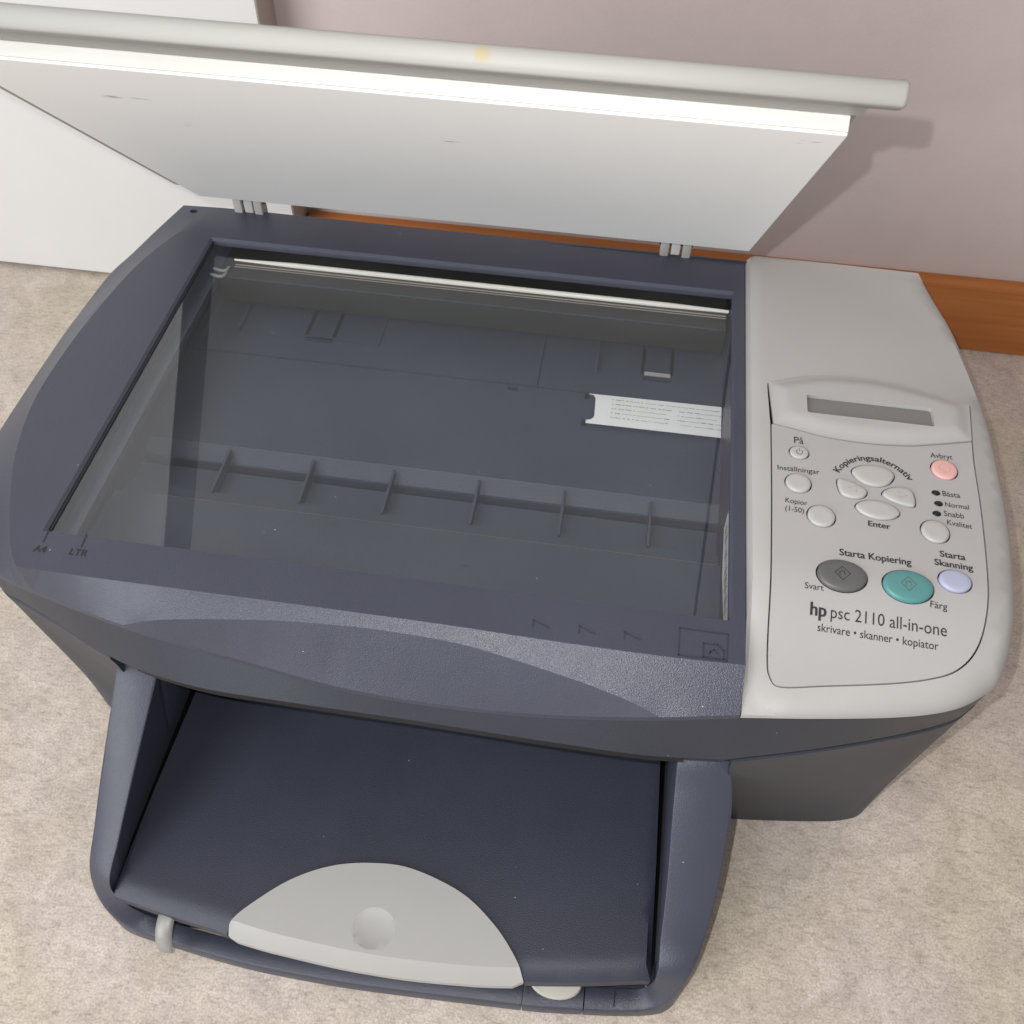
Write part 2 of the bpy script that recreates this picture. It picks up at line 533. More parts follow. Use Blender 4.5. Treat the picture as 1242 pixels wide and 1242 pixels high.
def lettering(text, a, b, parent, mat='ink', bold=0.0, yscale=1.0, zf=None, arc=None, name='lettering', dz=0.00016):
    cu = bpy.data.curves.new('text', 'FONT')
    cu.body = text
    cu.size = 1.0
    cu.offset = min(bold, .008)
    cu.resolution_u = 3
    to = bpy.data.objects.new('text', cu)
    C.objects.link(to)
    dg = bpy.context.evaluated_depsgraph_get()
    dg.update()
    me = bpy.data.meshes.new_from_object(to.evaluated_get(dg))
    V = np.array([v.co[:] for v in me.vertices]); F = [tuple(p.vertices) for p in me.polygons]
    bpy.data.objects.remove(to); bpy.data.curves.remove(cu); bpy.data.meshes.remove(me)
    if bold > .01:
        n_ = len(V); sh = bold * .75
        V = np.vstack([V + np.array((-sh, 0, 0)), V + np.array((sh, 0, .0)), V])
        F = F + [tuple(i + n_ for i in f) for f in F] + [tuple(i + 2 * n_ for i in f) for f in F]
        lay = np.repeat([0, .00002, .00004], n_)
    else:
        lay = np.zeros(len(V))
    x0, x1 = V[:, 0].min(), V[:, 0].max()
    if zf is None:
        zf = ztop
    out = []
    if arc:
        cx, cy, R, half = arc
        wlen = 2 * half * R
        s = wlen / (x1 - x0)
        for v, l_ in zip(V, lay):
            th = math.pi / 2 + half - (v[0] - x0) * s / R
            rr = R + v[1] * s * yscale
            x, y = cx + rr * math.cos(th), cy + rr * math.sin(th)
            out.append((x, y, zf(x, y) + dz + l_))
    else:
        a = np.array(a); b = np.array(b)
        d = b - a; w = np.linalg.norm(d); d = d / w; nrm = np.array((-d[1], d[0]))
        s = w / (x1 - x0)
        for v, l_ in zip(V, lay):
            p = a + d * (v[0] - x0) * s + nrm * v[1] * s * yscale
            out.append((p[0], p[1], zf(p[0], p[1]) + dz + l_))
    return obj(name, out, F, mat, parent, smooth=False)


def strokes(name, lines, w, h, zf, mat, parent):
    """thin raised bars along xy polylines"""
    V, F = [], []
    for ln in lines:
        for p, q in zip(ln[:-1], ln[1:]):
            p = np.array(p, float); q = np.array(q, float)
            d = (q - p) / (np.linalg.norm(q - p) + 1e-12); nn = np.array((-d[1], d[0])) * w / 2
            p = p - d * w / 2; q = q + d * w / 2
            k = len(V)
            for c in (p - nn, q - nn, q + nn, p + nn):
                z = zf(c[0], c[1])
                V += [(c[0], c[1], z - 0.0003), (c[0], c[1], z + h)]
            F += [(k + 1, k + 3, k + 5, k + 7), (k, k + 2, k + 3, k + 1), (k + 2, k + 4, k + 5, k + 3), (k + 4, k + 6, k + 7, k + 5), (k + 6, k, k + 1, k + 7)]
    return obj(name, V, F, mat, parent, smooth=False)


def tag(o, label=None, cat=None, group=None, kind=None):
    if label: o['label'] = label
    if cat: o['category'] = cat
    if group: o['group'] = group
    if kind: o['kind'] = kind
    return o


def empty(name, loc):
    e = bpy.data.objects.new(name, None)
    e.location = loc; e.empty_display_size = 0.05
    C.objects.link(e)
    return e


# ------------------------------------------------------------------ setting
H = 0.195
WALL = 0.443
tag(obj('floor', *box_vf(-2.5, 2.5, -2.5, WALL + 0.1, -0.03, 0.0), 'floor', smooth=False), kind='structure')
tag(obj('wall', *box_vf(-2.5, 2.5, WALL, WALL + 0.1, -0.02, 2.4), 'wall', smooth=False), kind='structure')
sk = obj('skirting_board', *box_vf(-0.3235, 2.4, WALL - 0.0125, WALL - 0.0002, 0.0006, 0.0632), 'wood', bevel=0.0012)
tag(sk, 'orange brown wooden skirting board along the foot of the mauve wall', 'skirting board')

cab = empty('wall_panel', (-0.8, 0.425, 0))
tag(cab, 'white panel with beige edge standing against the wall, behind the open lid', 'panel')
box('core', -1.6, -0.3255, 0.4115, WALL - 0.0003, 0.004, 1.5, 'edgeband', cab, bevel=0.0008)
box('front_sheet', -1.6, -0.3250, 0.407, 0.4112, 0.0035, 1.5, 'cabwhite', cab, bevel=0.0008)

# ------------------------------------------------------------------ the printer
printer = empty('printer', (-0.119, 0.11, 0))
tag(printer, 'navy and light grey all-in-one printer scanner with its lid raised, on the floor', 'printer')

RIM = [(-.3274, .2475, .194), (-.3367, .2256, .1905), (-.3445, .2049, .1875), (-.3515, .1875, .185), (-.3564, .1571, .182), (-.3588, .1299, .1805), (-.3591, .066, .18), (-.3555, .035, .18), (-.346, .0085, .18),
       (-.3335, -.0065, .18), (-.3175, -.0173, .18), (-.2953, -.0237, .18), (-.2741, -.0290, .18), (-.2541, -.0335, .18), (-.2268, -.0350, .1730), (-.1968, -.0368, .1680),
       (-.1605, -.0404, .1652), (-.1256, -.0416, .1645), (-.0908, -.0414, .1655), (-.0576, -.0410, .1700), (-.0247, -.0424, .1815), (.0067, -.0378, .1840)]
RIMP = [(.0072, -.0377, .184), (.0413, -.0318, .182), (.0746, -.0247, .18), (.0951, -.0181, .18), (.1085, -.0092, .18), (.1145, -.0026, .18), (.1203, .0124, .18), (.1247, .0352, .18), (.1281, .0669, .18),
        (.1292, .1007, .18), (.1290, .1342, .18), (.1261, .1649, .181), (.1212, .1938, .1855), (.1166, .2109, .19), (.1099, .2282, .194), (.1028, .2475, .1985)]
BOT = [(-.327, .2475), (-.337, .2256), (-.346, .2049), (-.353, .1875), (-.358, .1571), (-.3605, .1299), (-.3605, .072), (-.3575, .040), (-.350, .0145), (-.3357, -.0053), (-.318, -.0133), (-.300, -.0205), (-.2802, -.0293),
       (-.2573, -.0374), (-.2246, -.0428), (-.190, -.0437), (-.1593, -.0439), (-.1277, -.0440), (-.0908, -.0446), (-.0576, -.0450), (-.0247, -.0447), (.0067, -.0415),
       (.0072, -.0414), (.0491, -.0293), (.085, -.0167), (.1050, -.0075), (.1140, .0), (.1190, .006), (.1240, .018), (.1275, .0375), (.130, .0669),
       (.1305, .1007), (.1300, .1342), (.1265, .1649), (.1212, .1938), (.1166, .2109), (.1099, .2282), (.1028, .2475)]
NS = 5
rimL = catmull(RIM, NS)
rimR = catmull(RIMP, NS)
rim_all = np.vstack([rimL, rimR])
nL = len(RIM)
botL = catmull([(x, y, .15) for x, y in BOT[:nL]], NS)
botR = catmull([(x, y, .15) for x, y in BOT[nL:]], NS)
bot_all = np.vstack([botL, botR])

# --- scanner housing: the navy top with its wing, bevels and glass opening
YB = 0.2475
arc_w = catmull([(-.3029, YB, H), (-.3195, .2178, H + .0008), (-.3298, .1868, H + .0015), (-.3350, .1537, H + .002), (-.3385, .1167, H + .002), (-.3385, .0761, H + .002),
                 (-.3325, .0430, H + .0015), (-.3222, .0150, H + .001), (-.3092, -.0117, H + .0003), (-.3022, -.0212, H)], 5)
crease_f = catmull([(-.3022, -.0212, H), (-.2561, -.0213, H), (-.1988, -.0211, H), (-.1577, -.0211, H), (-.1178, -.0212, H), (-.0655, -.0222, H), (-.0210, -.0222, H), (.0067, -.0212, H)], 4)
arc2 = catmull([(-.2541, -.0335, .18), (-.2400, -.0331, .1862), (-.2204, -.0312, .1892), (-.1853, -.0278, .1913), (-.1566, -.0264, .192), (-.1400, -.0261, .192), (-.1108, -.0270, .1915), (-.0871, -.0299, .1898),
                (-.0639, -.0336, .1877), (-.0539, -.0354, .1867), (-.0370, -.0390, .1845), (-.0247, -.0424, .1815)], 4)
GX0, GX1, GY0, GY1 = -.2985, .0, .0, .2165
outer = [tuple(p) for p in rimL] + [(.0067, -.0378 + .0166 * t, .184 + .011 * t) for t in (.25, .5, .75)] + [(.0067, -.0212, H), (.0067, -.01, H), (.0067, .10, H), (.0067, YB, H)] + [(x, YB, H) for x in (-.1, -.2)] + [(-.3029, YB, H)]


def rect_pts(x0, x1, y0, y1, z, n=8):
    o = []
    for (ax, ay), (bx, by) in (((x0, y0), (x1, y0)), ((x1, y0), (x1, y1)), ((x1, y1), (x0, y1)), ((x0, y1), (x0, y0))):
        o += [(ax + (bx - ax) * i / n, ay + (by - ay) * i / n, z) for i in range(n)]
    return o


gl_hole = rect_pts(GX0, GX1, GY0, GY1, H - .0012)
gl_lip = rect_pts(GX0 - .0014, GX1 + .0014, GY0 - .0008, GY1 + .0018, H); gl_lip.append(gl_lip[0])
screw = ellipse(-.3190, .2420, .0024, .0018, .1945, 16)
housing = patch('scanner_housing', outer, 'navy', printer, holes=[gl_hole, screw],
                creases=[arc_w, crease_f, arc2, gl_lip, [(-.2999, -.0008, H), (-.3022, -.0212, H)]],
                spacing=.0042, skirt=.0030, sharp=11)
loft('screw_hole', [ellipse(-.3190, .2420, .0026, .0020, .190, 16), ellipse(-.3190, .2420, .0026, .0020, .186, 16)], 'black', housing)

# marks on the housing
zH = lambda x, y: H
strokes('size_mark', [[(-.2972, -.0004), (-.2968, -.0064)]], .0007, .00015, zH, 'ink', housing)
strokes('size_mark', [[(-.2799, -.0004), (-.2794, -.0064)]], .0007, .00015, zH, 'ink', housing)
lettering('A4', (-.2992, -.0122), (-.2935, -.0120), housing, bold=.015, zf=zH)
lettering('LTR', (-.2832, -.0113), (-.2752, -.0113), housing, bold=.015, zf=zH)
for x in (-.0803, -.0612, -.0425):
    strokes('embossed_arrow', [[(x, -.0165), (x, -.0133), (x + .0066, -.0160), (x, -.0165)][0:3]], .00045, .0003, zH, 'engrave', housing)
strokes('embossed_sheet', [[(-.0202, -.0077), (-.0004, -.0077), (-.0008, -.0207), (-.0202, -.0207), (-.0202, -.0077)]], .00045, .0003, zH, 'engrave', housing)
strokes('embossed_sheet', [[(-.0103, -.0135), (-.0045, -.0135), (-.0020, -.0160), (-.0020, -.0200), (-.0103, -.0200), (-.0103, -.0135)],
                           [(-.0080, -.0180), (-.0060, -.0160), (-.0042, -.0178)], [(-.0074, -.0180), (-.0074, -.0165)]], .00045, .0003, zH, 'engrave', housing)

# --- middle band below the seam
def setz(P, z):
    Q = np.array(P, float)[:, :3].copy(); Q[:, 2] = z; return Q


rz = rim_all[:, 2]
r0 = inset(rim_all, .0022); r0[:, 2] = rz - .0012
r1 = inset(rim_all, .0022); r1[:, 2] = rz - .0038
r2 = inset(rim_all, .0006); r2[:, 2] = rz - .0042
r3 = bot_all.copy(); r3[:, 2] = .1512
r4 = inset(bot_all, .0006); r4[:, 2] = .1503
r5 = inset(bot_all, .0030); r5[:, 2] = .1495
r6 = inset(bot_all, .0055); r6[:, 2] = .138
loft('middle_band', [r0, r1, r2, r3, r4, r5, r6], 'charcoal', printer, sharp=25, cap0=False)

# --- lower body, tapering to the floor, with the tray bay cut out of its front
XL, XR, YBAY = -.2855, .0182, .075


top_b = inset(bot_all, .0)
tx = -.1165 + (top_b[:, 0] + .1165) * .944
sel = np.where((top_b[:, 1] < .02) & (tx > XL) & (tx < XR))[0]
i0, i1 = sel[0], sel[-1]


def cut(P):
    P = np.array(P, float)
    z = P[0, 2]
    xl = float(np.interp(z, [0, .05, .085, .12, .148], [-.2850, -.2850, -.2815, -.2755, -.2700]))
    xr = float(np.interp(z, [0, .06, .098, .12, .148], [.0160, .0172, .0170, .0138, .0100]))
    fy = P[i0 - 3:i1 + 4]
    yl = np.interp(xl, fy[:, 0], fy[:, 1]); yr = np.interp(xr, fy[:, 0], fy[:, 1])
    n = i1 - i0 + 1
    mid = [(xl, yl, z), (xl, yl + .004, z), (xl, YBAY, z)] + [(xl + (xr - xl) * (k + 1) / (n - 5), YBAY, z) for k in range(n - 6)] + [(xr, YBAY, z), (xr, yr + .004, z), (xr, yr, z)]
    P[i0:i1 + 1] = mid
    return P


def taper(P, k, z):
    Q = np.array(P, float).copy()
    Q[:, 0] = -.1165 + (Q[:, 0] + .1165) * (1 - .055 * k)
    Q[:, 1] = Q[:, 1] * (1 - k) + k * np.interp(Q[:, 1], [-.0447, .05, YB], [-.0065, .0247, YB])
    Q[:, 2] = z
    return Q


loft('lower_body', [cut(taper(inset(top_b, .0035), 0, .1480)), cut(taper(inset(top_b, .0008), 0, .1480))] + [cut(taper(top_b, k, z)) for k, z in ((.005, .1470), (.1, .135), (.2, .12), (.42, .09), (.75, .045), (1.0, .006), (1.01, .001))], 'charcoal', printer, sharp=30, cap0=False)
# black strip as painted shade in the exit slot under the band, above the output tray
xs = np.linspace(-.2590, -.0095, 40)
fl_ = bot_all[(bot_all[:, 1] < .03)]
o_ = np.argsort(fl_[:, 0]); fy = np.interp(xs, fl_[o_, 0], fl_[o_, 1])
V, F = [], []
for x, y in zip(xs, fy):
    V += [(x, y + .0035, .1496), (x, y + .0035, .1400), (x, y + .009, .1400), (x, y + .009, .1496)]
for i in range(len(xs) - 1):
    for k in range(4):
        F.append((4 * i + k, 4 * i + 4 + k, 4 * i + 4 + (k + 1) % 4, 4 * i + (k + 1) % 4))
F += [(0, 1, 2, 3), tuple(range(4 * len(xs) - 4, 4 * len(xs)))]
obj('exit_slot_shade', V, F, 'black', printer)

# --- flatbed glass
box('scanner_glass', GX0 - .002, GX1 + .002, GY0 - .002, GY1 + .002, H - .0048, H - .0022, 'glass', printer)

box('glass_gap_shade', GX0, GX0 + .0012, GY0 + .001, GY1 - .001, H - .0021, H - .0016, 'black', printer)  # black strip painting the dark of the gap along the left glass edge
# --- scanner bed seen through the glass
BX0, BX1 = -.2985, .0012
ZB = .158
prof = [(-.012, .163), (.0512, .163), (.0518, .1622), (.0520, .1572), (.0620, .1572), (.0624, .1522), (.0800, .1522), (.0803, .1475), (.0832, .1475), (.0834, .1540), (.0850, .1536), (.0935, ZB)]
V, F = [], []
for x in (BX0, BX1):
    V += [(x, y, z) for y, z in prof]
n = len(prof)
F = [(i, i + 1, n + i + 1, n + i) for i in range(n - 1)]
bed = obj('scanner_bed', V, F, 'bed', printer, sharp=20)


def zbed(z):
    return lambda x, y: z


def slot(x0, x1, y0, y1, z):
    return rect(x0, x1, y0, y1, z)


patch('bed_floor', rect_pts(BX0, BX1, .0935, .1632, ZB, 10), 'bed', bed, holes=[slot(-.1168, -.1112, .1590, .1620, ZB)], spacing=.012, zfun=zbed(ZB), hole_skirt=.008)
patch('bed_floor', rect_pts(BX0, -.1010, .1635, .236, ZB + .0012, 10), 'bed', bed,
      holes=[slot(-.2396, -.2372, .1842, .2150, ZB + .0012), slot(-.2236, -.2212, .1842, .2150, ZB + .0012), slot(-.2385, -.2222, .1792, .1824, ZB + .0012)],
      spacing=.012, zfun=zbed(ZB + .0012), skirt=.002, hole_skirt=.008)
patch('bed_floor', rect_pts(-.1006, BX1, .1635, .236, ZB + .0004, 10), 'bed', bed,
      holes=[slot(-.0444, -.0424, .1846, .2145, ZB + .0004), slot(-.0281, -.0261, .1846, .2145, ZB + .0004), slot(-.0432, -.0272, .1785, .1826, ZB + .0004)],
      spacing=.012, zfun=zbed(ZB + .0004), skirt=.002, hole_skirt=.008)
box('bed_hole_shade', BX0, BX1, .06, .24, .140, .1465, 'black', bed)  # black sheet below the bed's holes, standing for the shade inside them
box('bed_slot_shade', BX0, BX1, .0804, .0831, .1476, .1486, 'black', bed)  # black strip laid in the slot to stand for its shade
box('bed_edge_glint', BX0 + .02, BX1 - .002, .0514, .0518, .1625, .1632, 'dgrey', bed)  # paler strip painting the bright glint along the step's rounded edge
for x in (-.2529, -.2079, -.1653, -.1209, -.0769, -.0331):
    box('rib', x - .0007, x + .0007, .0612, .0900, .150, .1592, 'bed', bed, bevel=.0002)
for x, y0, y1, h in ((-.2778, .181, .212, .0030), (-.1955, .181, .222, .0012), (-.0697, .179, .226, .0030)):
    box('rib', x - .0006, x + .0006, y0, y1, ZB, ZB + .0012 + h, 'bed', bed, bevel=.0002)
box('ledge', -.2760, -.1960, .1800, .1806, ZB + .001, ZB + .0018, 'bed', bed)
box('clip_lip', -.2378, -.2230, .1824, .1832, ZB, ZB + .0024, 'bed', bed)
box('clip_lip', -.0425, -.0280, .1827, .1836, ZB, ZB + .0024, 'grey', bed)
# side walls
box('side_wall', BX0 - .003, BX0, -.010, .238, .140, H - .0052, 'bed', bed)
box('side_wall', BX1, BX1 + .003, -.010, .238, .140, H - .0052, 'bed', bed)
box('side_wall', BX0, BX1, -.013, -.010, .140, H - .0052, 'bed', bed)
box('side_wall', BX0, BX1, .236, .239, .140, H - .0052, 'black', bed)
box('ledge', BX0, -.2905, -.010, .236, .1800, .1856, 'bed', bed, bevel=.0006)
# paper sticker on the right side wall
st = obj('barcode_sticker', [(.0008, .000, .188), (.0008, .012, .176), (.0008, .040, .1712), (.0008, .0655, .1745), (.0008, .0665, .1890), (.0008, .030, .190), (.0004, .000, .188)][0:6], [(0, 1, 2, 3, 4, 5)], 'cable', bed)
V, F = [], []
for i in range(26):
    y = .012 + i * .0020; w = random.choice((.0004, .0008, .0011)); k = len(V)
    V += [(.0005, y, .1785), (.0005, y + w, .1785), (.0005, y + w, .185), (.0005, y, .185)]; F.append((k, k + 1, k + 2, k + 3))
obj('printed_bars', V, F, 'dgrey', bed, smooth=False)

# --- scan carriage parked at the back
car = box('scan_carriage', -.2900, -.0016, .1940, .2360, .1700, .1865, 'olive', printer, bevel=.0006)
tube('lamp_tube', [(-.2848 + i * (.2842 / 8), .2105, .1868) for i in range(9)], [.0006] + [.0017] * 7 + [.0010], 'lamp', car, 10)
box('trim_strip', -.283, -.002, .2062, .2067, .1862, .18685, 'edgeband', car)
box('trim_strip', -.283, -.002, .2044, .2048, .1862, .1867, 'edgeband', car)
box('trim_strip', -.282, -.006, .1941, .1950, .1862, .1867, 'bed', car)
for y in (.2003, .1950):
    pts = [(-.2945, y + .0006, .1868), (-.2900, y - .0012, .1872), (-.2865, y - .0010, .1872), (-.2853, y + .0035, .1868)]
    tube('spring_clip', catmull(pts, 4), [.0003] + [.0009] * 11 + [.0004], 'metal', car, 8)

# --- ribbon cable
zc = ZB + .0028
cb = [(-.0720, .1605), (-.0690, .1600), (-.0676, .1575), (-.0676, .1560), (-.0672, .1440), (-.0674, .1425), (-.0690, .1405), (-.0715, .1402), (-.0716, .1380), (.0008, .1383), (.0008, .1612)]
cable = patch('ribbon_cable', [(x, y, zc + .0006 * math.sin((x + .07) * 40)) for x, y in cb], 'cable', printer, spacing=.006, skirt=.0005)
V, F = [], []
for r, y in enumerate((.1428, .1462, .1496, .1530, .1564)):
    x = -.0585
    while x < -.002:
        w = random.choice((.0008, .0014, .0030, .0060)); k = len(V)
        if not (-.029 < x < -.024):
            yy = y + random.uniform(-.00008, .00008); hgt = .00022 if w > .003 else .0004
            V += [(x, yy, zc + .0010), (x + w, yy, zc + .0010), (x + w, yy + hgt, zc + .0010), (x, yy + hgt, zc + .0010)]
            F.append((k, k + 1, k + 2, k + 3))
        x += w + random.choice((.0004, .0007, .0012))
obj('printed_line', V, F, 'dgrey', cable, smooth=False)
boxes('cable_clip', [(-.0738, -.0716, .1588, .1606, ZB, ZB + .0034), (-.0736, -.0714, .1380, .1400, ZB, ZB + .0034)], 'black', cable)

# --- control panel
hood_top = [(.0174, .1410), (.0331, .1478), (.0497, .1516), (.0701, .1521), (.0861, .1496), (.1017, .1455), (.1150, .1410)]
hood_bot = [(.0193, .1133), (.0299, .1112), (.0433, .1083), (.0626, .1071), (.0819, .1086), (.0976, .1122), (.1127, .1164)]
plate_pts = [(.0180, .0671), (.0170, .0211), (.0168, -.0121), (.0182, -.0216), (.0225, -.0247), (.0396, -.0217), (.0659, -.0169), (.0823, -.0126), (.0923, -.0079), (.0997, .0004), (.1043, .0132), (.1077, .0351), (.1105, .0723), (.1115, .1001), (.1124, .1120)]
ht = catmull([(x, y, 0) for x, y in hood_top], 5)
hb = catmull([(x, y, 0) for x, y in hood_bot], 5)
pp = catmull([(hood_bot[0][0] - .0008, hood_bot[0][1] - .0009, 0)] + [(x, y, 0) for x, y in plate_pts], 5)
hoodloop = [(p[0], p[1]) for p in hb] + [(p[0], p[1]) for p in ht[::-1]]                     # CCW
plateloop = [(p[0], p[1]) for p in pp] + [(p[0], p[1] - .0008) for p in hb[::-1]]
plate3 = np.array([(x, y, ztop(x, y)) for x, y in plateloop])
hood3 = np.array([(x, y, ztop(x, y)) for x, y in hoodloop])
# opening in the housing: union of hood and faceplate
op = [(p[0], p[1]) for p in pp] + [(hood_bot[-1][0], hood_bot[-1][1])] + [(p[0], p[1]) for p in ht[::-1]]
op3 = inset(np.array([(x, y, ztop(x, y)) for x, y in op]), -.0007)
op3[:, 2] = [ztop(x, y) for x, y in op3[:, :2]]
pl_outer = [tuple(p) for p in rimR] + [(.055, YB, .199), (.0120, YB, .199), (.0072, YB, .1945)] + [(.0072, y, .1945) for y in (.2, .15, .1, .05, .0)] + [(.0072, -.018, .1915), (.0072, -.030, .1855)]
rr = np.array(pl_outer)
nR = len(rimR)


def off(d, f):
    Q = inset(rr, d)[:nR - 2].copy()
    out = []
    for q, b in zip(Q, rr[:nR - 2]):
        if q[0] < .0150:
            continue
        t = min(ztop(q[0], q[1]), .1995)
        out.append((q[0], q[1], b[2] + (t - b[2]) * f))
    return out


c1 = off(.0008, .34); c2 = off(.0030, .66); c3 = off(.0068, .90)
cL = [(.0125, y, ztop(.0125, y)) for y in np.linspace(-.022, .245, 24)]
cL2 = [(.0092, y, ztop(.009, y) - .0012) for y in np.linspace(-.024, .246, 24)]
panel = patch('control_panel', pl_outer, 'grey', printer, holes=[op3], creases=[c1, c2, c3, cL, cL2], spacing=.0055, skirt=.0025, hole_skirt=.0026, sharp=40)
gap_shade = patch('button_gap_shade', [(p[0], p[1], ztop(p[0], p[1]) - .0025) for p in inset(op3, -.0015)], 'black', panel, spacing=.008, zfun=lambda x, y: ztop(x, y) - .0025)  # black sheet under the faceplate, standing for shade in the button gaps

# display hood: a smooth raised arch
hl = np.array(hoodloop); hl2 = np.roll(hl, -1, 0); hd = hl2 - hl; hq = (hd * hd).sum(1) + 1e-15


def zhood(x, y):
    p = np.array((x, y))
    t = np.clip(((p - hl) * hd).sum(1) / hq, 0, 1)
    d = np.sqrt((((hl + t[:, None] * hd) - p) ** 2).sum(1)).min()
    return ztop(x, y) + .0006 + .0024 * S(d / .0085)


hood3 = np.array([(x, y, ztop(x, y) + .0006) for x, y in hoodloop])
lcd_loop = [(x, y, zhood(x, y)) for x, y, z in rect(.0352, .0952, .1204, .1330, 0, .0012)]
hood = patch('display_hood', hood3, 'grey', panel, holes=[lcd_loop], spacing=.0024, zfun=zhood, skirt=.0018, hole_skirt=.0022, sharp=50)
patch('display_screen', rect(.0346, .0958, .1198, .1336, .2008), 'lcd', panel, spacing=.02, zfun=lambda x, y: .2008)

# buttons: outlines in plan, then faceplate with a hole for each
BT = [('power_button', ellipse(.0309, .0955, .0043, .0039, 0, 24), 'btn', .0008),
      ('settings_button', ellipse(.0298, .0761, .0057, .0056, 0, 28), 'btn', .0011),
      ('copies_button', ellipse(.0393, .0579, .0060, .0060, 0, 28), 'btn', .0011),
      ('cancel_button', ellipse(.0974, .0953, .0058, .0059, 0, 28), 'pink', .0010),
      ('quality_button', ellipse(.0887, .0569, .0060, .0062, 0, 28), 'btn', .0011),
      ('menu_button', catmull([(.0547, .0873, 0), (.0583, .0910, 0), (.0650, .0924, 0), (.0712, .0911, 0), (.0738, .0873, 0), (.0703, .0816, 0), (.0641, .0796, 0), (.0578, .0818, 0)], 4, True)[::-1], 'btn', .0012),
      ('arrow_button', catmull([(.0481, .0812, 0), (.0497, .0814, 0), (.0550, .0799, 0), (.0598, .0768, 0), (.0603, .0742, 0), (.0577, .0715, 0), (.0530, .0708, 0), (.0491, .0725, 0), (.0478, .0768, 0), (.0477, .0800, 0)], 4, True)[::-1], 'btn', .0012),
      ('arrow_button', catmull([(.0675, .0752, 0), (.0695, .0783, 0), (.0738, .0803, 0), (.0785, .0805, 0), (.0810, .0786, 0), (.0817, .0745, 0), (.0815, .0712, 0), (.0803, .0700, 0), (.0760, .0702, 0), (.0705, .0722, 0)], 4, True)[::-1], 'btn', .0012),
      ('enter_button', catmull([(.0550, .0665, 0), (.0590, .0699, 0), (.0650, .0706, 0), (.0714, .0688, 0), (.0741, .0648, 0), (.0700, .0611, 0), (.0635, .0602, 0), (.0574, .0624, 0)], 4, True)[::-1], 'btn', .0012),
      ('black_copy_button', ellipse(.0464, .0263, .0104, .0077, 0, 36), 'dgrey', .0015),
      ('colour_copy_button', ellipse(.0738, .0251, .0104, .0077, 0, 36), 'teal', .0015),
      ('scan_button', ellipse(.0938, .0307, .0067, .0056, 0, 28), 'lilac', .0012)]


def ccw(P):
    P = np.array(P, float)
    a = 0.5 * np.sum(P[:, 0] * np.roll(P[:, 1], -1) - np.roll(P[:, 0], -1) * P[:, 1])
    return P if a > 0 else P[::-1]


holes = []
for nm, ol, mt, h in BT:
    ol = ccw(ol)
    hp_ = inset(ol, -.00065)
    holes.append([(p[0], p[1], ztop(p[0], p[1])) for p in hp_])
leds = [(.0918, .0801), (.0922, .0737), (.0907, .0676)]
plate = patch('faceplate', plate3, 'grey2', panel, holes=holes, spacing=.006, zfun=ztop, skirt=.0024, hole_skirt=.0024, sharp=30)
labels = {'cancel_button': 'pale pink', 'black_copy_button': 'dark grey', 'colour_copy_button': 'teal', 'scan_button': 'lilac'}
for nm, ol, mt, h in BT:
    ol = ccw(ol)
    c = ol[:, :2].mean(0)
    rings = []
    for s, dz in ((1.0, -.0024), (1.0, h * .35), (.955, h * .72), (.86, h * .93), (.6, h), (.25, h * .98)):
        rings.append([(c[0] + (p[0] - c[0]) * s, c[1] + (p[1] - c[1]) * s, ztop(*(c + (p[:2] - c) * s)) + dz) for p in ol])
    b_ = loft(nm, rings, mt, panel, sharp=50)
    if nm in labels:
        b_['label'] = '%s oval %s on the control panel' % (labels[nm], nm.replace('_', ' '))
for x, y in leds:
    loft('indicator_light', [ellipse(x, y, .0016 * s, .0013 * s, ztop(x, y) + dz, 14) for s, dz in ((1.25, .0001), (1.1, .0004), (.8, .0002), (.7, .0006), (.3, .0009))], 'black', panel)

# icons on the buttons
zi = lambda h: (lambda x, y: ztop(x, y) + h)
for cx, cy, mt in ((.0464, .0266, 'ink'), (.0738, .0255, 'ink')):
    strokes('button_icon', [[(cx - .0032, cy), (cx, cy + .0034), (cx + .0032, cy), (cx, cy - .0034), (cx - .0032, cy)],
                            [(cx - .0012, cy - .0012), (cx - .0012, cy + .0006), (cx + .0006, cy + .0012), (cx + .0010, cy - .0008)]], .00028, .00012, zi(.00145), 'dgrey' if cx > .05 else 'ink', panel)
strokes('button_icon', [[(.0520, .0760), (.0556, .0776), (.0556, .0742), (.0520, .0760)]], .0003, .0001, zi(.00118), 'grey2', panel)
strokes('button_icon', [[(.0782, .0752), (.0746, .0770), (.0746, .0738), (.0782, .0752)]], .0003, .0001, zi(.00118), 'grey2', panel)
strokes('button_icon', [[(.0309 + .0015 * math.cos(a), .0953 + .0015 * math.sin(a)) for a in np.linspace(2.2, 7.2, 12)], [(.0309, .0956), (.0309, .0976)]], .00025, .00012, zi(.00078), 'dgrey', panel)
strokes('button_icon', [[(.0974 + .0026 * math.cos(a), .0955 + .0026 * math.sin(a)) for a in np.linspace(0, 6.283, 18)], [(.0962, .0945), (.0986, .0965)]], .0003, .0001, zi(.00096), 'pink', panel)

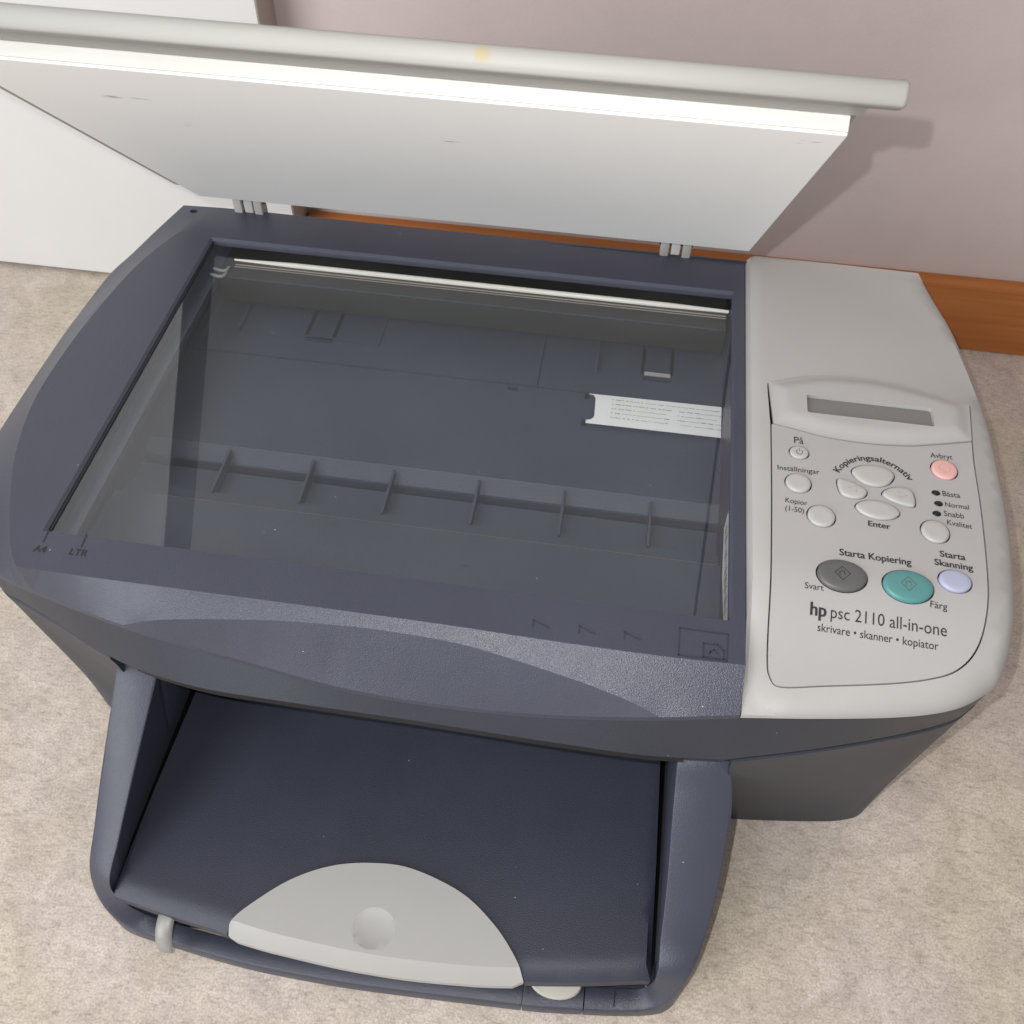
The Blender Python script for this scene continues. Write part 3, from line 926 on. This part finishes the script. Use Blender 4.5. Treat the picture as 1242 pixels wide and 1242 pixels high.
# printed words
T = lambda t, a, b, bold=0.0, ys=1.0: lettering(t, a, b, panel, bold=bold, yscale=ys)
T('På', (.0288, .1014), (.0332, .1014), .004, 1.2)
T('Inställningar', (.0206, .0831), (.0398, .0831), .004, 1.05)
T('Kopior', (.0236, .0636), (.0333, .0630), .004, 1.2)
T('(1-50)', (.0234, .0588), (.0317, .0583), .004, 1.2)
lettering('Kopieringsalternativ', None, None, panel, bold=.018, arc=(.0645, .0786, .0170, math.radians(66)), yscale=1.0)
T('Enter', (.0596, .0556), (.0693, .0551), .02, 1.0)
T('Avbryt', (.0921, .1024), (.1022, .1026), .004, 1.2)
T('Bästa', (.0947, .0788), (.1025, .0787), .004, 1.2)
T('Normal', (.0951, .0724), (.1055, .0723), .004, 1.2)
T('Snabb', (.0938, .0668), (.1025, .0665), .004, 1.2)
T('Kvalitet', (.0945, .0619), (.1052, .0610), .004, 1.2)
T('Starta Kopiering', (.0460, .0371), (.0764, .0362), .02, 1.12)
T('Starta', (.0891, .0432), (.0999, .0427), .02, 1.05)
T('Skanning', (.0862, .0383), (.1023, .0374), .02, 1.05)
T('Svart', (.0308, .0180), (.0386, .0178), .004, 1.05)
T('Färg', (.0824, .0166), (.0893, .0162), .004, 1.05)
T('hp', (.0331, .0067), (.0399, .0065), .03, 1.15)
T('psc 2110 all-in-one', (.0416, .0065), (.0887, .0049), 0.0, 1.2)
T('skrivare • skanner • kopiator', (.0363, .0003), (.0852, -.0011), 0.004, 1.15)

# --- lid, raised to 45 degrees
A45 = math.radians(45)
P0 = Vector((0, .243, H + .006)); eS = Vector((0, -math.cos(A45), math.sin(A45))); nU = Vector((0, math.sin(A45), math.cos(A45)))


def extrude_su(name, prof, xs, mat, parent, sharp=30, bevel=0):
    rings = []
    for x, sc in xs:
        cs = sum(p[0] for p in prof) / len(prof); cu_ = sum(p[1] for p in prof) / len(prof)
        ring = []
        for s, u in prof:
            q = P0 + eS * (cs + (s - cs) * sc) + nU * (cu_ + (u - cu_) * sc)
            ring.append((x, q.y, q.z))
        rings.append(ring)
    return loft(name, rings, mat, parent, sharp=sharp)


shell = [(.004, .0075), (.004, .013), (.012, .0165), (.05, .0150), (.24, .0138), (.2500, .0121), (.2545, .0095), (.2549, .0046), (.2412, .0058), (.2405, .0076)]
lid = extrude_su('lid', shell, [(-.3280, .98), (-.3272, 1), (.0072, 1), (.0080, .98)], 'lidwhite', printer)
lipp = [(.2540, .0044), (.2560, .0038), (.2604, .0032), (.2612, .0033), (.2618, .0038), (.2626, .0055), (.2631, .0078), (.2630, .0094), (.2623, .0106), (.2605, .0115), (.2570, .0123), (.2520, .0134), (.2500, .0137), (.2505, .0105), (.2530, .0080)]
lip_o = extrude_su('front_lip', lipp, [(-.3340, .84), (-.3336, .93), (-.3328, 1), (.0158, 1), (.0166, .93), (.0170, .84)], 'lidwhite', lid, 35)
padp = [(.0172, .0004), (.0179, 0), (.2390, 0), (.2398, .0006), (.2402, .0068), (.0172, .0068)]
extrude_su('pad', padp, [(-.3070, .995), (-.3065, 1), (.0048, 1), (.0053, .995)], 'pad', lid, 25)
extrude_su('pad_edge', [(.2404, .0006), (.2409, .0007), (.2411, .0056), (.2404, .0058)], [(-.3068, 1), (.0050, 1)], 'padedge', lid, 25)
for x0 in (-.2945, -.0420):
    hg = box('hinge', x0, x0 + .0050, .2445, .2535, .186, .2050, 'metal', lid, bevel=.0008)
    box('hinge_plate', x0 + .0125, x0 + .0175, .2445, .2530, .186, .2045, 'metal', hg, bevel=.0008)
    box('hinge_plate', x0 + .0062, x0 + .0113, .2455, .2530, .186, .2030, 'grey', hg, bevel=.0006)
    tube('hinge_pin', [(x0 - .0008, .2485, .2012), (x0 + .0182, .2485, .2012)], .0013, 'black', hg, 8)

def stain(mat, centre, radius, col):
    m = mat.copy(); m.name = 'stained_lid_plastic'
    nt = m.node_tree; N = nt.nodes; L = nt.links
    b = N['Principled BSDF']; src = b.inputs['Base Color'].links[0].from_socket
    tc = N.new('ShaderNodeTexCoord'); d = N.new('ShaderNodeVectorMath'); d.operation = 'DISTANCE'
    L.new(tc.outputs['Object'], d.inputs[0]); d.inputs[1].default_value = centre
    mr = N.new('ShaderNodeMapRange'); mr.inputs[1].default_value = radius * .55; mr.inputs[2].default_value = radius; mr.inputs[3].default_value = .55; mr.inputs[4].default_value = 0
    L.new(d.outputs['Value'], mr.inputs[0])
    mx = N.new('ShaderNodeMix'); mx.data_type = 'RGBA'
    L.new(mr.outputs[0], mx.inputs['Factor']); L.new(src, mx.inputs['A']); mx.inputs['B'].default_value = col
    L.new(mx.outputs['Result'], b.inputs['Base Color'])
    return m


q_ = P0 + eS * .2628 + nU * .0075
lip_o.data.materials[0] = stain(MAT['lidwhite'], (-.1130, q_.y, q_.z), .0032, (.36, .27, .10, 1))

# --- trays: base with two arms and a front rail, output cover, grey tab
LB, RB = -.2738, -.0050
ST = [(-.2765, .060, -.2570, .060, .139, LB, .060), (-.2770, -.012, -.2575, -.012, .137, LB, -.012), (-.2798, -.0241, -.2598, -.0223, .120, LB, -.0223), (-.2815, -.0349, -.2622, -.0341, .108, LB, -.0341), (-.2836, -.0590, -.2662, -.0627, .085, LB, -.0627),
      (-.2852, -.0800, -.2700, -.0859, .064, LB, -.0859), (-.2850, -.0965, -.2720, -.1020, .050, -.2732, -.1020), (-.2805, -.1062, -.2690, -.1045, .034, -.2690, -.1045), (-.2720, -.1110, -.2640, -.1045, .019, -.2640, -.1045), (-.2533, -.1140, -.2520, -.1050, .0125, -.2520, -.1050),
      (-.2076, -.1190, -.2076, -.1090, .0120, -.2076, -.1090), (-.1641, -.1203, -.1641, -.1095, .0120, -.1641, -.1095), (-.1301, -.1197, -.1301, -.1092, .0120, -.1301, -.1092), (-.0667, -.1172, -.0667, -.1065, .0120, -.0667, -.1065), (-.0500, -.1160, -.0500, -.1050, .0120, -.0500, -.1050),
      (-.0360, -.1146, -.0360, -.1035, .0120, -.0360, -.1035), (-.0180, -.1125, -.0190, -.1020, .0120, -.0190, -.1020), (-.0030, -.1098, -.0090, -.1010, .0150, -.0090, -.1010), (.0050, -.1065, -.0062, -.1025, .0300, -.0062, -.1025), (.0100, -.1005, -.0052, -.1020, .0475, RB, -.1020), (.0151, -.0865, -.0056, -.0900, .056, RB, -.0900),
      (.0184, -.0674, -.0062, -.0710, .075, RB, -.0710), (.0189, -.0467, -.0080, -.0500, .098, RB, -.0500), (.0177, -.0360, -.0088, -.0380, .110, RB, -.0380), (.0150, -.0270, -.0095, -.0270, .121, RB, -.0270), (.0145, -.010, -.0098, -.010, .124, RB, -.010), (.0145, .060, -.0098, .060, .124, RB, .060)]
stt = catmull(ST, 6)


def tray_piece(name, rows, x_sel, mat='navy_dark', parent=None, round_end=False):
    rings = []
    for r in rows:
        o = np.array(r[0:2]); i = np.array(r[2:4]); z = r[4]
        d = (i - o); w = np.linalg.norm(d); d = d / w
        b = min(.0018, w * .15)
        pts = [(o, .002), (o, max(z - b, .004)), (o + d * b * .35, z - b * .3), (o + d * b, z), (i - d * b * .5, z), (i - d * b * .15, z - b * .2), (i, z - b * .6), (np.array(r[5:7]), min(.044, z * .5)), (np.array(r[5:7]), .002)]
        rings.append([(p[0], p[1], h) for p, h in pts])
    return loft(name, rings, mat, parent, sharp=35)


k1 = 13 * 6; k2 = 15 * 6   # stations where the front rail is split
base = tray_piece('input_tray', stt[:k1 + 1], None, 'navy', printer)
mid = stt[k1:k2 + 1].copy(); mid[0, [0, 2, 5]] += .0006; mid[-1, [0, 2, 5]] -= .0006
tray_piece('rail_piece', mid, None, 'navy', base)
rgt = stt[k2:].copy()
tray_piece('tray_arm', rgt, None, 'navy', base)
box('arm_shade', -.2738, -.2726, -.0960, .070, .006, .0440, 'black', base)  # black strips standing in for shade on the arms' inner faces
box('arm_shade', -.0062, -.0050, -.0960, .070, .006, .0440, 'black', base)
box('tray_floor', -.2730, -.0065, -.1040, .070, .0025, .0060, 'navy_dark', base)

cov_front = catmull([(-.2715, -.1050, 0), (-.2422, -.1096, 0), (-.2107, -.1136, 0)], 6)
tab_arc = catmull([(x, y, 0) for x, y in [(-.2107, -.1142), (-.2096, -.1090), (-.2035, -.1010), (-.1875, -.0863), (-.1693, -.0765), (-.1494, -.0718), (-.1285, -.0715), (-.1021, -.0793), (-.0837, -.0918), (-.0719, -.1044), (-.0660, -.1135)]], 6)
ZC = .0450
lf = [(p[0], p[1]) for p in cov_front][:-1]
rf = [(p[0], p[1]) for p in catmull([(-.0653, -.1135, 0), (-.0342, -.1089, 0), (-.0075, -.1038, 0)], 6)][1:]
arc_o = [(p[0], p[1]) for p in tab_arc]


def zcov(x, y):
    fy = np.interp(x, [-.2715, -.2422, -.2107, -.1400, -.0653, -.0342, -.0075], [-.1050, -.1096, -.1136, -.118, -.1135, -.1089, -.1038])
    t = (y - fy) / .008
    e = 0.0 if t > 1 else .0042 * (1 - max(t, 0)) ** 2
    xe = max(0, (.0050 - (-.0075 - x)) / .0050)
    return ZC - e - .0015 * xe ** 2


co = lf + arc_o + rf + [(-.0082, -.05), (-.0092, .010), (-.0098, .060), (-.2690, .060), (-.2690, .010), (-.2705, -.050), (-.2715, -.1030)]
cov3 = [(x, y, zcov(x, y)) for x, y in co]
cover = patch('output_tray', cov3, 'navy_dark', printer, spacing=.0045, zfun=zcov, skirt=.0070, sharp=30)
# grey half-moon tab
tabl = [(p[0] + dx, p[1]) for p, dx in zip(tab_arc, np.linspace(.0006, -.0006, len(tab_arc)))]
tf = [(p[0], p[1]) for p in catmull([(-.0668, -.1150, 0), (-.0952, -.1182, 0), (-.1382, -.1200, 0), (-.1827, -.1180, 0), (-.2100, -.1152, 0)], 6)]
DC = (-.1408, -.1022)


def ztab(x, y):
    fy = np.interp(x, [-.2100, -.1827, -.1382, -.0952, -.0668], [-.1152, -.1180, -.1200, -.1182, -.1150])
    t = (y - fy)
    z = .0466
    if t < .0062:
        z -= .0085 * ((.0062 - t) / .0062) ** 1.25
    r = math.hypot(x - DC[0], (y - DC[1]) * 1.05) / .0103
    if r < 1:
        z -= .0012 * (1 - r * r) ** .8 + .0001
    return z


# outline counter-clockwise: front from left to right, then back along the arc
ta = ccw([(x, y, 0) for x, y in (tabl + tf[1:-1])])
tab3 = [(p[0], p[1], ztab(p[0], p[1])) for p in ta]
crs = [[(p[0], p[1] + .0062, .0466) for p in catmull([(-.2080, -.1151, 0), (-.1827, -.1180, 0), (-.1382, -.1200, 0), (-.0952, -.1182, 0), (-.0690, -.1152, 0)], 6)],
       [(p[0], p[1], .0466) for p in ellipse(DC[0], DC[1], .0103, .0098, 0, 36)]]
crs[1].append(crs[1][0])
patch('tray_tab', tab3, 'grey', cover, creases=crs, spacing=.003, zfun=ztab, skirt=.0040, sharp=14)

# paper-length lever and beige disc at the front rail
lv = [(-.2446, -.1030, .0350, .0042), (-.2443, -.1110, .0345, .0043), (-.2440, -.1165, .0315, .0043), (-.2436, -.1205, .0255, .0042), (-.2434, -.1216, .0215, .0036)]
rings = []
for x, y, z, w in catmull(lv, 4):
    rings.append([(x + w * math.cos(a), y + .0016 * math.sin(a) * -.6, z + .0020 * math.sin(a)) for a in [2 * math.pi * k / 14 for k in range(14)]])
loft('paper_lever', rings, 'metal', base, sharp=45)
loft('paper_stop', [[(-.0512 + .0130 * s * math.cos(a), -.1050 + .0082 * s * math.sin(a), z) for a in [2 * math.pi * k / 28 for k in range(28)]] for s, z in ((.96, .0150), (1, .0160), (1, .0175), (.95, .0185), (.5, .0188))], 'beige', base, sharp=50)
box('rail_slot', -.0218, -.0213, -.1110, -.1040, .0119, .0124, 'black', base)
